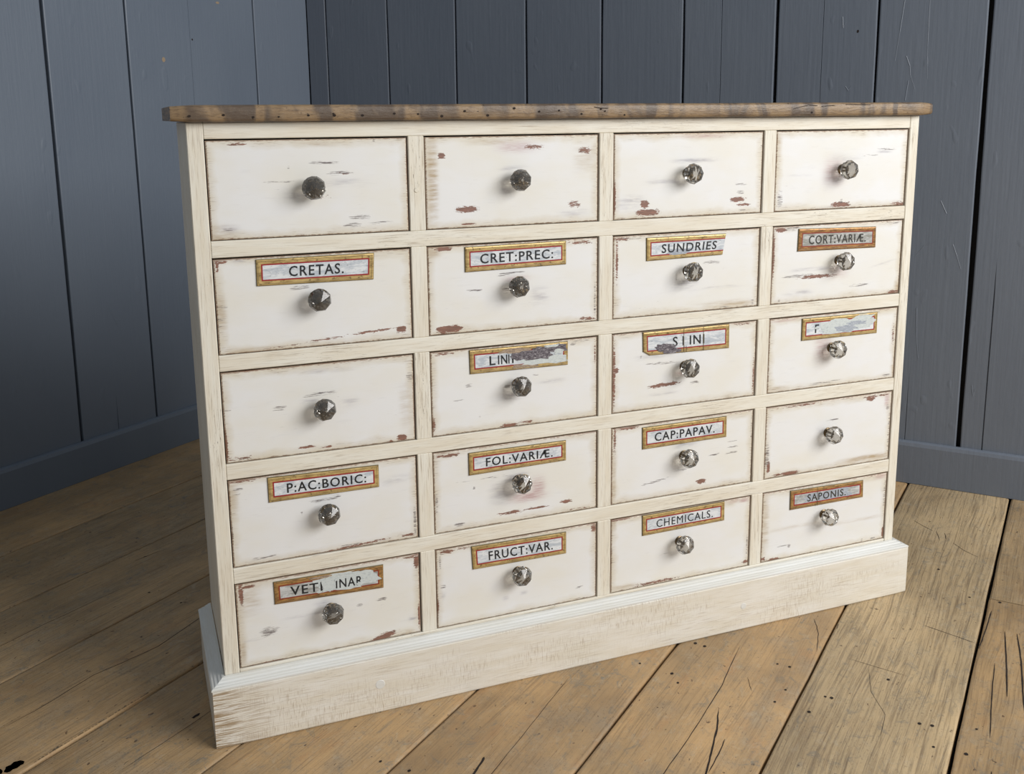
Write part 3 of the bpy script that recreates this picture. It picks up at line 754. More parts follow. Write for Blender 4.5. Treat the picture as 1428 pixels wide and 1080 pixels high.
# ---- rubbed and chipped places of each drawer front, in millimetres from its lower left corner:
#      (x, z, half width, half height, sort, strength[, slope]);  r chip, d dark streak, v grey smear, m pink smear, y glaze
MARKS = {
 0: [(182, 116, 28.7, 2.2, 'd', 1), (207, 99, 24.2, 2.5, 'd', 1), (210, 98, 12.9, 2.9, 'r', 0.5), (108, 88, 40.4, 0.9, 'd', 0.7), (108, 76, 18.5, 0.9, 'd', 0.6), (234, 27, 18.1, 3.2, 'd', 1), (221, 15, 14.8, 2.9, 'd', 1), (269, 17, 23.5, 1.6, 'd', 0.8), (48, 147, 17.9, 1.5, 'r', 1), (31, 17, 13.5, 4.4, 'v', 1), (28, 17, 9.0, 1.6, 'd', 1), (261, 149, 2.0, 2.5, 'd', 1.2), (13, 9, 23.9, 10.9, 'y', 1), (124, 109, 1.9, 1.9, 'd', 1.0), (167, 145, 28.4, 3.1, 'y', 0.6), (206, 84, 39.0, 5.1, 'v', 0.5), (138, 66, 18.8, 4.4, 'v', 0.9), (316, 107, 2.7, 29.3, 'r', 0.8), (173, 61, 22.4, 3.2, 'r', 0.4)],
 1: [(195, 134, 20.5, 4.1, 'r', 0.75), (162, 134, 33.2, 7.4, 'm', 1), (30, 122, 7.6, 4.6, 'r', 1), (291, 126, 12.4, 4.9, 'r', 0.9), (72, 32, 21.5, 4.7, 'r', 1.1), (271, 33, 13.6, 6.3, 'r', 0.7), (74, 7, 14.3, 1.7, 'r', 1), (14, 86, 9.0, 59.7, 'y', 1.4), (271, 18, 27.3, 5.3, 'v', 0.6), (158, 98, 22.1, 3.4, 'v', 0.8), (115, 143, 36.1, 3.3, 'y', 0.8), (294, 112, 23.4, 20.9, 'y', 0.6), (143, 61, 9.2, 4.1, 'v', 0.9)],
 2: [(64, 27, 9.1, 5.8, 'r', 1.2), (70, 12, 25.7, 5.1, 'r', 1.2), (39, 35, 20.4, 6.5, 'v', 1), (169, 103, 38.6, 3.3, 'v', 1.1), (268, 56, 15.6, 1.5, 'd', 1), (268, 42, 8.9, 3.0, 'd', 1), (262, 28, 17.0, 3.8, 'r', 1.2), (276, 18, 18.0, 2.3, 'r', 0.9), (272, 7, 9.0, 1.9, 'd', 1), (184, 147, 47.3, 2.9, 'm', 1), (108, 67, 33.6, 4.4, 'v', 0.8), (3, 40, 3.2, 28.7, 'r', 1), (312, 126, 2.7, 3.0, 'd', 1), (31, 28, 24.4, 10.8, 'v', 0.6)],
 3: [(263, 115, 27.8, 2.0, 'd', 0.8), (256, 110, 20.1, 1.6, 'v', 1), (221, 104, 29.9, 1.6, 'd', 0.6), (159, 9, 24.5, 4.8, 'r', 1.1), (159, 15, 3.9, 4.0, 'd', 1.0), (138, 73, 24.2, 21.5, 'm', 0.9), (14, 25, 6.9, 15.4, 'd', 0.9), (302, 5, 23.3, 4.1, 'r', 0.7), (133, 4, 43.9, 2.0, 'v', 0.9), (58, 69, 23.5, 1.5, 'v', 0.6), (22, 49, 27.9, 1.1, 'd', 0.6), (4, 125, 9.1, 22.6, 'y', 0.8), (165, 99, 39.1, 5.5, 'v', 0.5)],
 4: [(13, 148, 10.5, 2.5, 'r', 0.9), (7, 142, 2.4, 9.4, 'r', 0.9), (134, 100, 14.3, 2.6, 'd', 1), (40, 148, 9.1, 1.6, 'v', 1), (130, 99, 15.9, 2.3, 'd', 1), (11, 78, 12.1, 1.6, 'd', 1), (4, 58, 12.0, 1.9, 'd', 1), (6, 47, 12.1, 1.3, 'd', 1), (8, 69, 9.0, 22.3, 'y', 1.2), (296, 17, 9.7, 4.5, 'r', 1.2), (248, 18, 44.3, 1.7, 'r', 0.9, 0.12), (171, 12, 36.2, 1.3, 'r', 0.8, 0.12), (100, 6, 47.9, 1.3, 'r', 0.6, 0.1), (53, 3, 50.1, 4.6, 'y', 0.8)],
 5: [(30, 148, 17.7, 3.1, 'r', 1), (12, 143, 10.5, 6.8, 'y', 1), (152, 100, 26.3, 1.8, 'd', 1), (138, 96, 14.9, 1.1, 'd', 1), (82, 74, 15.3, 2.1, 'd', 1), (141, 71, 8.2, 5.0, 'd', 0.8), (205, 57, 15.4, 10.8, 'v', 0.9), (37, 10, 25.2, 4.9, 'r', 1.3), (30, 3, 28.8, 2.8, 'r', 0.6), (295, 7, 20.1, 2.6, 'r', 0.8), (283, 146, 25.6, 2.9, 'r', 0.8), (312, 42, 2.4, 33.3, 'd', 0.8), (160, 89, 22.6, 4.2, 'm', 0.8)],
 6: [(16, 147, 20.4, 2.9, 'r', 0.9), (9, 105, 2.8, 36.8, 'r', 0.9), (209, 93, 19.9, 2.7, 'd', 1), (153, 54, 26.1, 7.6, 'v', 1), (215, 44, 53.8, 1.5, 'v', 0.9), (303, 9, 3.7, 5.6, 'd', 1), (239, 4, 27.1, 2.0, 'd', 0.7), (40, 147, 28.8, 2.9, 'd', 0.6), (248, 11, 63.9, 4.7, 'y', 1), (275, 112, 4.5, 3.9, 'd', 0.3), (151, 56, 26.1, 7.6, 'v', 1.0)],
 7: [(19, 146, 14.0, 3.9, 'r', 1.1), (44, 148, 21.2, 3.9, 'd', 1.0), (107, 50, 49.0, 3.6, 'r', 0.9), (63, 54, 43.3, 2.8, 'd', 0.9), (101, 65, 53.7, 2.8, 'v', 0.9), (214, 25, 25.4, 2.5, 'd', 1.0), (303, 5, 18.4, 3.8, 'r', 0.9), (315, 15, 10.5, 12.7, 'y', 1), (4, 96, 3.7, 51.3, 'r', 0.8), (21, 7, 2.8, 2.4, 'd', 1.2), (275, 67, 31.1, 1.2, 'v', 0.7, 0.4), (294, 148, 25.9, 2.0, 'd', 0.7), (65, 20, 28.9, 4.0, 'v', 1), (160, 56, 24.9, 10.2, 'm', 0.7)],
 8: [(141, 98, 14.7, 1.4, 'd', 1), (164, 101, 23.1, 3.1, 'd', 0.8), (140, 89, 13.1, 2.7, 'v', 1), (90, 83, 12.1, 4.0, 'd', 0.9), (292, 8, 9.2, 4.3, 'r', 1.3), (272, 3, 4.2, 2.9, 'r', 1), (130, 12, 16.4, 2.1, 'r', 1), (163, 8, 10.0, 1.4, 'r', 1), (8, 89, 9.2, 1.0, 'd', 1.0), (39, 152, 34.2, 2.3, 'r', 0.8), (308, 113, 6.3, 7.0, 'd', 0.8), (143, 139, 26.1, 2.7, 'v', 0.6), (195, 137, 20.0, 2.7, 'v', 0.5), (206, 81, 13.5, 6.9, 'v', 0.6), (3, 33, 2.8, 30.1, 'r', 0.9), (20, 7, 28.2, 3.4, 'r', 0.6), (300, 61, 10.6, 28.4, 'y', 0.6), (314, 63, 2.1, 46.4, 'r', 0.5)],
 9: [(70, 86, 8.1, 3.2, 'd', 0.9), (51, 61, 11.0, 1.4, 'd', 0.8), (145, 5, 19.2, 3.0, 'r', 1.0), (178, 7, 15.6, 2.3, 'r', 0.8), (228, 78, 23.7, 3.0, 'v', 0.9), (196, 92, 7.8, 1.1, 'd', 1), (269, 142, 7.2, 2.2, 'd', 1), (26, 147, 21.6, 2.8, 'r', 0.7), (150, 58, 23.0, 5.2, 'v', 1), (4, 23, 4.3, 14.4, 'r', 0.8), (313, 121, 2.4, 22.6, 'r', 0.7), (287, 146, 24.1, 2.2, 'd', 0.6), (89, 27, 3.0, 2.9, 'd', 0.5), (142, 77, 7.6, 2.9, 'd', 0.9)],
 10: [(110, 45, 37.1, 3.5, 'r', 1.0, 0.08), (103, 88, 39.0, 2.7, 'd', 0.8), (85, 102, 34.4, 3.1, 'v', 0.8), (178, 42, 11.2, 3.2, 'd', 1), (10, 83, 5.0, 4.6, 'r', 1.2), (5, 72, 3.3, 69.5, 'r', 0.8), (311, 43, 2.8, 41.0, 'r', 0.7), (286, 148, 27.7, 2.4, 'r', 0.6), (108, 28, 26.2, 2.0, 'v', 1), (151, 64, 17.6, 4.0, 'm', 0.8), (61, 104, 2.1, 1.9, 'd', 1.0)],
 11: [(125, 9, 40.2, 2.1, 'd', 0.8), (170, 11, 15.3, 1.7, 'd', 0.8), (133, 84, 19.9, 25.1, 'm', 1.0), (316, 24, 5.3, 30.7, 'y', 1.2), (35, 146, 28.7, 1.6, 'm', 1), (299, 8, 16.0, 2.6, 'd', 0.7), (23, 9, 24.1, 3.3, 'y', 1), (308, 93, 3.2, 25.9, 'r', 0.6)],
 12: [(155, 96, 26.9, 2.8, 'd', 0.8, 0.1), (172, 99, 13.5, 1.8, 'd', 0.8), (10, 127, 10.9, 1.4, 'd', 1), (14, 135, 10.9, 1.4, 'd', 1), (2, 59, 3.1, 20.7, 'd', 0.8), (50, 11, 22.6, 1.8, 'd', 0.9, 0.1), (206, 5, 66.7, 2.2, 'r', 0.8, 0.12), (196, 7, 20.7, 1.8, 'd', 1.0), (116, 78, 2.0, 2.1, 'd', 1), (310, 32, 2.9, 29.8, 'd', 0.8), (7, 120, 9.4, 27.3, 'y', 0.8), (24, 148, 28.4, 2.0, 'r', 0.7), (277, 114, 24.8, 5.1, 'v', 0.7), (298, 8, 14.4, 1.9, 'r', 1)],
 13: [(179, 44, 31.8, 7.0, 'm', 1.5), (199, 59, 13.5, 15.5, 'm', 1.3), (156, 84, 23.5, 7.6, 'v', 1), (76, 76, 1.9, 1.9, 'd', 1.4), (48, 12, 12.0, 2.7, 'd', 1), (255, 23, 14.3, 3.5, 'r', 0.9), (143, 19, 25.5, 3.5, 'r', 0.8), (110, 91, 38.4, 2.3, 'd', 0.6), (57, 91, 22.5, 1.1, 'd', 0.6), (6, 58, 2.9, 18.6, 'd', 0.8), (28, 143, 29.5, 2.9, 'r', 0.8), (280, 5, 29.1, 2.0, 'r', 0.6), (195, 20, 24.0, 1.6, 'r', 1), (132, 61, 23.3, 19.1, 'v', 0.8)],
 14: [(96, 34, 33.2, 1.6, 'd', 1.0, 0.25), (226, 70, 16.2, 1.2, 'd', 1.0, 0.1), (265, 69, 16.4, 1.7, 'd', 1), (269, 81, 14.1, 1.3, 'd', 1), (269, 92, 14.1, 1.2, 'd', 1), (198, 19, 11.5, 4.2, 'r', 1.1), (8, 131, 2.9, 31.5, 'r', 0.8), (36, 148, 25.6, 2.4, 'r', 0.9), (7, 48, 4.2, 36.1, 'y', 1.0), (159, 99, 27.0, 4.1, 'v', 0.8), (151, 49, 18.0, 2.1, 'd', 0.8), (312, 116, 2.8, 50.4, 'd', 0.6), (6, 194, 3.3, 15.5, 'r', 0.8)],
 15: [(260, 140, 11.6, 3.9, 'r', 1.1), (276, 145, 42.7, 2.6, 'r', 0.7), (165, 107, 16.4, 2.2, 'd', 1.0), (133, 90, 10.1, 4.3, 'v', 1), (63, 6, 24.9, 3.5, 'r', 1.1), (41, 6, 24.7, 2.6, 'r', 0.8), (6, 50, 6.8, 25.6, 'd', 0.9), (264, 12, 64.8, 4.5, 'y', 1.4), (83, 147, 54.8, 2.5, 'r', 0.7), (313, 72, 3.8, 54.0, 'd', 0.7), (306, 117, 4.3, 6.2, 'd', 1), (303, 135, 6.4, 13.3, 'm', 1), (11, 26, 4.4, 12.9, 'r', 1)],
 16: [(10, 135, 4.5, 21.3, 'r', 0.9), (21, 144, 16.0, 2.5, 'r', 0.9), (310, 137, 5.1, 12.1, 'r', 1.1), (297, 146, 14.5, 2.3, 'r', 0.8), (52, 58, 17.1, 6.5, 'd', 1.0), (47, 51, 9.8, 2.9, 'd', 0.7), (246, 77, 10.0, 2.6, 'd', 1.0), (207, 74, 7.0, 2.2, 'd', 0.8), (247, 6, 25.3, 5.4, 'r', 1.1, 0.45), (224, 0, 17.8, 2.7, 'r', 0.8, 0.2), (54, 0, 26.5, 3.3, 'r', 1.1), (28, 0, 19.6, 2.2, 'r', 0.8), (27, 48, 16.2, 1.4, 'v', 1), (301, 30, 7.3, 4.6, 'v', 1.0), (22, 122, 19.3, 21.4, 'y', 0.8), (312, 33, 2.2, 23.2, 'r', 1.0), (293, 4, 7.3, 3.9, 'y', 1), (8, 27, 4.5, 18.1, 'y', 1.0), (150, 91, 17.1, 3.7, 'v', 1), (122, 74, 40.8, 1.8, 'v', 0.6)],
 17: [(22, 145, 13.4, 3.4, 'r', 1.0), (9, 126, 2.2, 11.4, 'd', 1), (14, 79, 6.0, 3.9, 'd', 0.8), (14, 63, 4.5, 4.6, 'v', 0.8), (282, 27, 8.4, 1.6, 'd', 0.9, 0.4), (311, 142, 5.9, 8.9, 'r', 0.9), (169, 38, 6.4, 2.4, 'v', 1), (133, 34, 5.9, 3.2, 'v', 1), (284, 4, 12.7, 1.6, 'd', 0.8), (3, 44, 3.0, 15.5, 'r', 0.8), (54, 146, 18.9, 1.9, 'r', 0.7), (316, 64, 2.5, 49.4, 'd', 0.5)],
 18: [(21, 149, 23.7, 2.0, 'r', 1.0), (8, 145, 5.1, 12.2, 'y', 1), (299, 144, 12.0, 2.6, 'm', 1.4), (275, 145, 14.3, 2.1, 'm', 1.0), (309, 11, 10.7, 3.5, 'r', 0.9), (102, 6, 59.1, 3.0, 'r', 0.8), (27, 9, 26.3, 4.2, 'y', 1), (124, 61, 22.6, 2.1, 'd', 0.6), (310, 48, 2.9, 26.4, 'd', 0.7), (3, 78, 3.0, 24.8, 'd', 0.6), (161, -6, 55.9, 2.2, 'r', 0.7, 0.15)],
 19: [(55, 28, 17.6, 1.8, 'd', 0.8), (70, 27, 4.0, 3.1, 'd', 1.3), (32, 3, 17.5, 2.7, 'r', 1.0), (7, 8, 5.9, 5.3, 'r', 0.8), (287, 7, 7.7, 1.9, 'd', 1.0), (258, 7, 2.7, 2.3, 'd', 1.2), (313, 102, 4.9, 37.0, 'd', 0.7), (299, 145, 16.3, 4.6, 'm', 1), (81, 67, 61.3, 2.7, 'y', 0.6), (236, 55, 70.4, 2.8, 'y', 0.6), (11, 84, 7.9, 44.1, 'y', 0.8), (314, 15, 3.9, 14.1, 'r', 1.0)],
}

def drawer_front(r_, k, parent):
    x0, x1 = XO[2 * k], XO[2 * k + 1]; z1, z0 = ZO[2 * r_], ZO[2 * r_ + 1]
    rnd = random.Random(r_ * 4 + k + 11)
    gl, gr, gt, gb = .0016, .0022, .0022 + rnd.random() * .0006, .0010
    w = x1 - x0 - gl - gr; h = z1 - z0 - gt - gb
    nx, nzz = 150, 72
    xs = np.linspace(0, w, nx + 1); zs = np.linspace(0, h, nzz + 1)
    X, Z = np.meshgrid(xs, zs)
    y = .0012 + rnd.random() * .0012
    tilt = (rnd.random() - .5) * .0016
    Y = y + tilt * (X / w - .5)
    Y = Y.copy()
    edge = np.minimum(np.minimum(X, w - X), np.minimum(Z, h - Z))
    Y[edge < 1e-6] += .0011
    Y += .0003 * np.exp(-edge / .003)
    V = np.stack([X, Y, Z], -1).reshape(-1, 3)
    m = nx + 1
    idx = np.arange((nx + 1) * (nzz + 1)).reshape(nzz + 1, nx + 1)
    F = np.stack([idx[:-1, :-1], idx[:-1, 1:], idx[1:, 1:], idx[1:, :-1]], -1).reshape(-1, 4)
    ring = list(idx[0, :]) + list(idx[1:, -1]) + list(idx[-1, -2::-1]) + list(idx[-2:0:-1, 0])
    nb = len(V); ringv = V[ring].copy(); ringv[:, 1] = y + .019
    nr = len(ring)
    F2 = [[ring[(i + 1) % nr], ring[i], nb + i, nb + (i + 1) % nr] for i in range(nr)]
    nv = nb + nr
    # open box behind the front
    bx = MB()
    t = .008
    bx.box(.006, .006 + t, y + .0195, D - .03, .006, h - .02, .0004); bx.box(w - .006 - t, w - .006, y + .0195, D - .03, .006, h - .02, .0004)
    bx.box(.006 + t, w - .006 - t, D - .03 - t, D - .03, .006, h - .02, .0004); bx.box(.006 + t, w - .006 - t, y + .0195, D - .03 - t, .006, .012, .0004)
    verts = np.concatenate([V, ringv, np.array(bx.v)])
    faces = F.tolist() + F2 + [[nb + nr - 1 - i for i in range(nr)]] + [[q + nv for q in f] for f in bx.f]
    me = bpy.data.meshes.new('drawer')
    me.from_pydata(verts.tolist(), [], faces)
    mi = [0] * (len(F) + len(F2)) + [1] * (1 + len(bx.f))
    me.polygons.foreach_set('material_index', mi)
    me.update()
    co = np.zeros(len(me.vertices) * 3); me.vertices.foreach_get('co', co); co = co.reshape(-1, 3)
    li = np.zeros(len(me.loops), dtype=np.int32); me.loops.foreach_get('vertex_index', li)
    uv = np.stack([co[li, 0], co[li, 2] + co[li, 1]], -1)
    me.uv_layers.new(name='UVMap').data.foreach_set('uv', uv.ravel())
    fields = {s: np.zeros(len(co)) for s in 'rdvmy'}
    px, pz = co[:, 0] + gl, co[:, 2] + gb
    for mk in MARKS.get(r_ * 4 + k, []):
        mx, mz, hw, hh, ty, st = mk[:6]; sl = mk[6] if len(mk) > 6 else 0
        sl = -sl if False else sl
        st *= 1.12; hh = hh * 1.15 + .3
        mx, mz, hw, hh = mx / 1000, mz / 1000, hw / 1000, max(hh, 1.6) / 1000
        dx = (px - mx) / hw
        # slopes are given in the picture; what is left after the perspective is about half
        dz = (pz - mz - sl * .5 * (px - mx)) / hh
        fields[ty] = np.maximum(fields[ty], st * np.exp(-(np.abs(dx) ** 3 + np.abs(dz) ** 2.4)))
    ed = np.minimum(np.minimum(co[:, 0], w - co[:, 0]), np.minimum(co[:, 2], h - co[:, 2]))
    for nme, arr in [('w_' + s, a) for s, a in fields.items()] + [('edge', np.maximum(ed, 0))]:
        at = me.attributes.new(nme, 'FLOAT', 'POINT'); at.data.foreach_set('value', arr.astype(np.float32))
    o = link('drawer', me, [M_DRAWER, M_RAW], parent, (x0 + gl, 0, z0 + gb))
    return o, y, (x0 + gl, z0 + gb)

def knob_meshes():
    out = []
    for var in range(5):
        rnd = random.Random(var)
        k = 8; rot = (math.pi / 8 + .12, .3, .62, 0.05, .45)[var]
        prof = [(.0068, -.0034), (.0080, -.0055), (.0128, -.0095), (.0165, -.0140), (.0186, -.0195), (.0190, -.0235), (.0166, -.0292)]
        mb = MB(); rows = []
        for i, (rr, y) in enumerate(prof):
            st = (math.pi / 8 if i == 4 else 0)
            rows.append([(rr * math.cos(rot + st + 2 * math.pi * q / k), y, rr * math.sin(rot + st + 2 * math.pi * q / k)) for q in range(k)])
        n0 = 0
        for i in range(len(rows) - 1):
            for q in range(k):
                q2 = (q + 1) % k
                mb.face([rows[i][q], rows[i][q2], rows[i + 1][q2], rows[i + 1][q]], [(0, 0)] * 4)
        apex = (rnd.uniform(-.001, .001), -.0375, rnd.uniform(-.001, .001))
        for q in range(k): mb.face([rows[-1][q], rows[-1][(q + 1) % k], apex], [(0, 0)] * 3)
        mb.cap(rows[0][::-1], 0, [(0, 0)] * k)
        # weld so that the glass is one closed body
        import bmesh
        me = bpy.data.meshes.new('glass_knob'); me.from_pydata(mb.v, [], mb.f)
        b = bmesh.new(); b.from_mesh(me); bmesh.ops.remove_doubles(b, verts=b.verts, dist=1e-6)
        bmesh.ops.recalc_face_normals(b, faces=b.faces); b.to_mesh(me); b.free()
        me.materials.append(M_KNOB); out.append(me)
    cm = MB(); k = 20
    ring = lambda rr, yy: [(rr * math.cos(6.28318 * q / k), yy, rr * math.sin(6.28318 * q / k)) for q in range(k)]
    cm.grid([ring(.0102, .0), ring(.0102, -.0012), ring(.0082, -.0026), ring(.0066, -.0033)], lambda i, j: (0, 0), 0, True, True)
    cm.cap(ring(.0066, -.0033))
    # screw running into the glass
    cm.grid([ring(.0022, -.0034), ring(.0022, -.0150)], lambda i, j: (0, 0), 0, True, True); cm.cap(ring(.0022, -.0150))
    import bmesh
    mc = bpy.data.meshes.new('knob_collar'); mc.from_pydata(cm.v, [], cm.f)
    b = bmesh.new(); b.from_mesh(mc); bmesh.ops.recalc_face_normals(b, faces=b.faces); b.to_mesh(mc); b.free()
    mc.materials.append(M_METAL)
    return out, mc
KM, KC = knob_meshes()
KP = [(.183, .9201), (.5309, .9215), (.8675, .9226), (1.216, .9201), (.1835, .7419), (.5264, .7389), (.8722, .7417), (1.219, .7404), (.1836, .5595), (.5287, .5606),
      (.8701, .5584), (1.211, .5626), (.1824, .3781), (.5283, .3803), (.8732, .3798), (1.2131, .383), (.181, .1996), (.5259, .2037), (.8674, .2043), (1.2131, .2046)]
KV = [0, 1, 3, 2, 4, 0, 1, 4, 0, 1, 1, 3, 0, 3, 2, 2, 1, 1, 4, 3]

# ---- labels: corners TL, TR, BR, BL on the front; text runs (string, u0, u1); patches
LAB = {
 4: dict(c=[(.0901, .8102), (.2791, .8103), (.2767, .7664), (.0895, .7678)], t=[('CRETAS.', .27, .735)], name='CRETAS'),
 5: dict(c=[(.4353, .8105), (.6234, .8116), (.6234, .7697), (.4352, .7673)], t=[('CRET:PREC:', .145, .865)], name='CRET:PREC:'),
 6: dict(c=[(.7837, .8078), (.9528, .8072), (.946, .7676), (.7844, .7649)], t=[('SUNDRIES', .19, .90)], name='SUNDRIES', cut=1, under=[('slate', .42, .32, .15, .14)]),
 7: dict(c=[(1.1188, .8078), (1.3068, .8034), (1.308, .7612), (1.1179, .7635)], t=[('CORT:VARI\u00c6.', .13, .86)], name='CORT:VARI\u00c6', tar=.85),
 9: dict(c=[(.4396, .6303), (.6268, .6293), (.6268, .5861), (.4406, .5875)], t=[('L', .195, .253), ('IN', .28, .372), ('I', .384, .394), ('F', .42, .47)], name='L IN',
        under=[('tan', .56, .12, .13, .11), ('pale', .74, .30, .22, .17)], over=[('dark', .62, .60, .20, .24), ('dark', .80, .76, .16, .17), ('pale', .90, .62, .05, .10), ('dark', .48, .55, .07, .10), ('tan', .44, .83, .14, .08), ('pale', .83, .88, .07, .05)]),
 10: dict(c=[(.7789, .632), (.967, .6323), (.9678, .5847), (.7804, .5866)], t=[('S', .335, .39), ('I', .447, .457), ('INI', .53, .70)], name='S INI', clip=1, lines=[(.462, 0, 1), (.69, 0, 1), (.49, 0, .26)],
        over=[('dark', .26, .26, .115, .17), ('dark', .32, .12, .09, .10)]),
 11: dict(c=[(1.136, .628), (1.323, .6271), (1.3236, .5827), (1.1365, .583)], t=[('F', .165, .215)], name='F', under=[('pale', .50, .50, .26, .34), ('pale', .80, .64, .15, .28), ('slate', .58, .38, .14, .14), ('slate', .72, .58, .12, .08)], over=[('pale', .19, .53, .03, .05)]),
 12: dict(c=[(.088, .4499), (.2734, .4459), (.2731, .4063), (.0881, .4065)], t=[('P:AC:BORIC:', .165, .88)], name='P:AC:BORIC:'),
 13: dict(c=[(.4348, .4445), (.6231, .4437), (.6231, .4051), (.435, .4027)], t=[('FOL:VARI\u00c6.', .17, .855)], name='FOL:VARI\u00c6.'),
 14: dict(c=[(.781, .4475), (.9676, .4475), (.9681, .4052), (.7817, .404)], t=[('CAP:PAPAV.', .14, .85)], name='CAP:PAPAV.'),
 16: dict(c=[(.0875, .2664), (.2749, .2636), (.274, .2206), (.0879, .2257)], t=[('VETE', .145, .47), ('INAR', .555, .80)], name='VETE INAR', tar=.7,
        under=[('pale', .62, .52, .24, .36), ('pale', .78, .56, .17, .30)], over=[('pale', .485, .50, .055, .30), ('pale', .565, .68, .02, .05), ('pale', .775, .36, .03, .07), ('pale', .60, .90, .12, .06), ('tan', .42, .90, .10, .05)]),
 17: dict(c=[(.4361, .2687), (.623, .2654), (.6229, .2226), (.4384, .2238)], t=[('FRUCT:VAR.', .17, .85)], name='FRUCT:VAR.'),
 18: dict(c=[(.7832, .271), (.9683, .2714), (.9687, .231), (.7839, .229)], t=[('CHEMICALS.', .165, .85)], name='CHEMICALS.'),
 19: dict(c=[(1.1261, .2688), (1.3113, .2647), (1.3128, .2268), (1.1266, .2269)], t=[('SAPONIS.', .225, .75)], name='SAPONIS.', tar=.6, under=[('slate', .5, .5, .32, .24)], lines=[(.36, 0, 1)]),
}
def text_polys(s):
    cu = bpy.data.curves.new('t', 'FONT'); cu.body = s; cu.resolution_u = 3; cu.space_character = 1.16; cu.offset = 0.0 if 'M' in s else .011
    ob = bpy.data.objects.new('t', cu); C.objects.link(ob)
    dg = bpy.context.evaluated_depsgraph_get()
    me = bpy.data.meshes.new_from_object(ob.evaluated_get(dg))
    vs_ = [tuple(v.co) for v in me.vertices]; fs = [list(p.vertices) for p in me.polygons]
    bpy.data.objects.remove(ob); bpy.data.curves.remove(cu); bpy.data.meshes.remove(me)
    return vs_, fs
def ragged(cu_, cv, ru, rv, seed):
    k = 26; pts = []
    for q in range(k):
        a = 6.28318 * q / k
        f = 1 + .55 * nz(math.cos(a) * 2.4 + seed * 3.3, math.sin(a) * 2.4, seed) + .22 * nz(q * 1.7, seed)
        ca, sa = math.cos(a), math.sin(a)
        ex = .62
        pts.append((cu_ + ru * f * math.copysign(abs(ca) ** ex, ca), cv + rv * f * math.copysign(abs(sa) ** ex, sa)))
    return pts
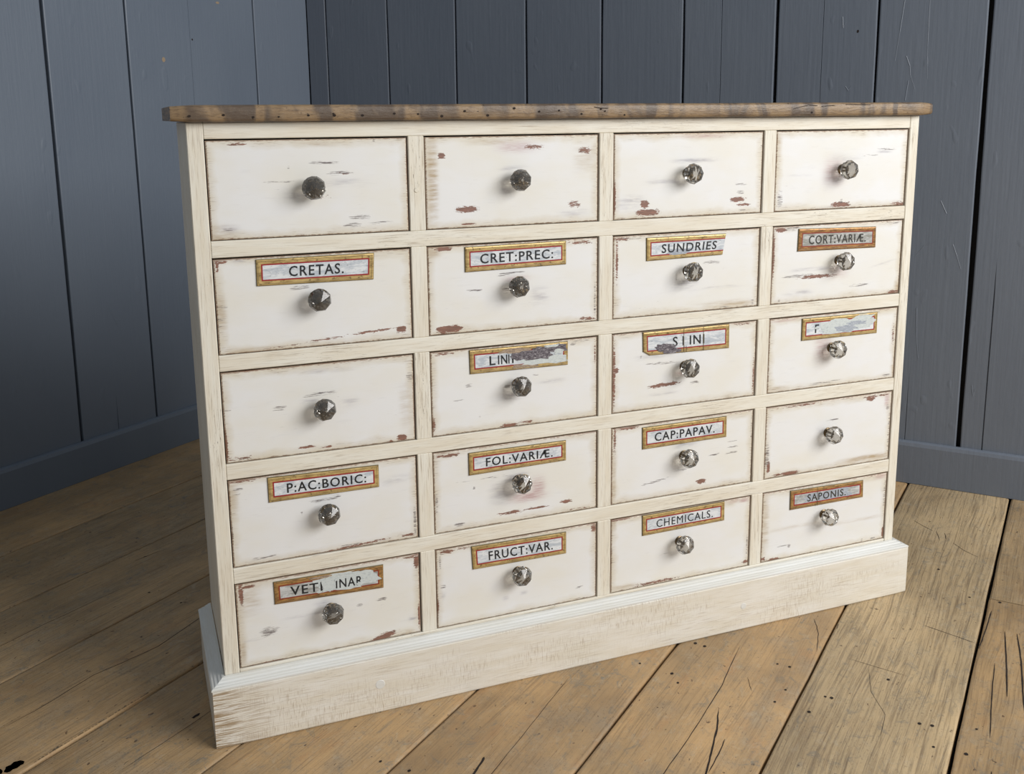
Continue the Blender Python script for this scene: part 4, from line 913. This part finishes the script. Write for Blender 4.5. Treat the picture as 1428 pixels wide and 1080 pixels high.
def make_label(i, drawer, yf, org):
    d = LAB[i]; TL, TR, BR, BL = [Vector((x - org[0], z - org[1])) for x, z in d['c']]
    Wd = ((TR - TL).length + (BR - BL).length) / 2; Hd = ((TL - BL).length + (TR - BR).length) / 2
    def P(u, v, y):
        t = TL.lerp(TR, u); b = BL.lerp(BR, u); q = b.lerp(t, v); return (q.x, y, q.y)
    tar = d.get('tar', 0)
    mb = MB()
    yb, y1, y2 = yf, yf - .0014, yf - .0024
    cut = d.get('cut'); clip = d.get('clip')
    def quad(a, b, c, e, ya, yb_, mi):
        """rect ring side: corners in metres"""
        pass
    def ring(i0, i1, ya, yb_, mi):
        r0 = 0 if cut else i0; r1 = 0 if cut else i1
        a = [(i0, i0), (Wd - r0, i0), (Wd - r0, Hd - i0), (i0, Hd - i0)]
        b = [(i1, i1), (Wd - r1, i1), (Wd - r1, Hd - i1), (i1, Hd - i1)]
        if clip:   # broken lower left corner
            cl = .014
            def cc(lst, ins):
                x, z = lst[0]; q = max(0, cl - ins * 1.2)
                return [(x + q, z)] + lst[1:] + [(x, z + q * .62)]
            a = cc(a, i0 if i0 < .0045 or i1 < .009 else .0118); b = cc(b, i1 if i1 < .0045 else .0118)
        k = len(a)
        for q in range(k):
            q2 = (q + 1) % k
            if cut and q == 1: continue
            pts = [(a[q], ya), (a[q2], ya), (b[q2], yb_), (b[q], yb_)]
            mb.face([P(x / Wd, z / Hd, y_) for (x, z), y_ in pts], [(x, z) for (x, z), y_ in pts], mi)
        return b
    ring(0, .0, yb, y1, 1)
    ring(0, .0010, y1, y2, 1)
    ring(.0010, .0030, y2, y2 - .0005, 0)
    ring(.0030, .0036, y2 - .0005, y2 - .0003, 1)
    ring(.0036, .0078, y2 - .0003, y2 - .0002, 0)
    b = ring(.0078, .0101, y2 - .0002, y2 - .0002, 2)
    yp = y2 - .0002
    mb.face([P(x / Wd, z / Hd, yp) for x, z in b], b, 3)
    if cut: mb.face([P(1, 0, yb), P(1, 1, yb), P(1, 1, yp), P(1, 0, yp)], [(0, 0)] * 4, 1)
    mi = {'pale': 4, 'dark': 5, 'tan': 6, 'slate': 7}
    def patches(lst, y):
        for n_, (t, cu_, cv, ru, rv) in enumerate(lst):
            pts = ragged(cu_, cv, ru, rv, i * 3 + n_)
            pts = [(min(.995, max(.005, a)), min(.985, max(.015, b_))) for a, b_ in pts]
            yy = y - .00003 * n_
            for q in range(len(pts)):
                q2 = (q + 1) % len(pts)
                mb.face([P(cu_, cv, yy), P(*pts[q], yy), P(*pts[q2], yy)], [(0, 0)] * 3, mi[t])
    patches(d.get('under', []), yp - .0001)
    for (u, va, vb) in d.get('lines', []):
        w = .003
        mb.face([P(u - w, va, yp - .0007), P(u + w, va, yp - .0007), P(u + w * .6, vb, yp - .0007), P(u - w * .6, vb, yp - .0007)], [(0, 0)] * 4, 1)
    patches(d.get('over', []), yp - .0006)
    o = mb.build('label', [M_GOLD, M_RIM, M_RUST if tar > .6 else M_RED, M_SILVER, M_PALE, M_DARK, M_TAN, M_SLATE], drawer)
    o['tarnish'] = float(tar)
    tb = MB()
    for s, u0, u1 in d['t']:
        vs_, fs = text_polys(s)
        xa = min(v[0] for v in vs_); xb = max(v[0] for v in vs_)
        ch = .70 if len(s) > 1 and s not in ("'",) else .70
        v0, vh = .31, .38
        if s == "'": v0 += .02
        for f in fs:
            tb.face([P(u0 + (u1 - u0) * (vs_[q][0] - xa) / (xb - xa), v0 + vh * vs_[q][1] / ch, yp - .0004) for q in f], [(0, 0)] * len(f), 0)
    for f in tb.f:
        p = [Vector(tb.v[q]) for q in f[:3]]
        if (p[1] - p[0]).cross(p[2] - p[0]).y > 0: f.reverse()
    l = tb.build('lettering', [M_INKG if tar > .5 and i != 16 else M_INK], drawer)
    l['label'] = 'painted lettering ' + d['name']

for r_ in range(5):
    for k in range(4):
        i = r_ * 4 + k
        dr, yf, org = drawer_front(r_, k, chest)
        kx, kz = KP[i]
        kn = bpy.data.objects.new('glass_knob', KM[KV[i]]); C.objects.link(kn); kn.parent = dr
        kn.location = (kx - org[0], yf, kz - org[1])
        kn['clarity'] = (.15, .25, .8, .6, .1, .35, .7, .75, .2, .45, .5, .9, .2, 1.0, .7, .8, .35, .6, .8, .95)[i]
        col = bpy.data.objects.new('knob_collar', KC); C.objects.link(col); col.parent = dr
        col.location = kn.location
        if i in LAB:
            make_label(i, dr, yf, org)
            dr['label'] = 'drawer with a gold-bordered label reading ' + LAB[i]['name']
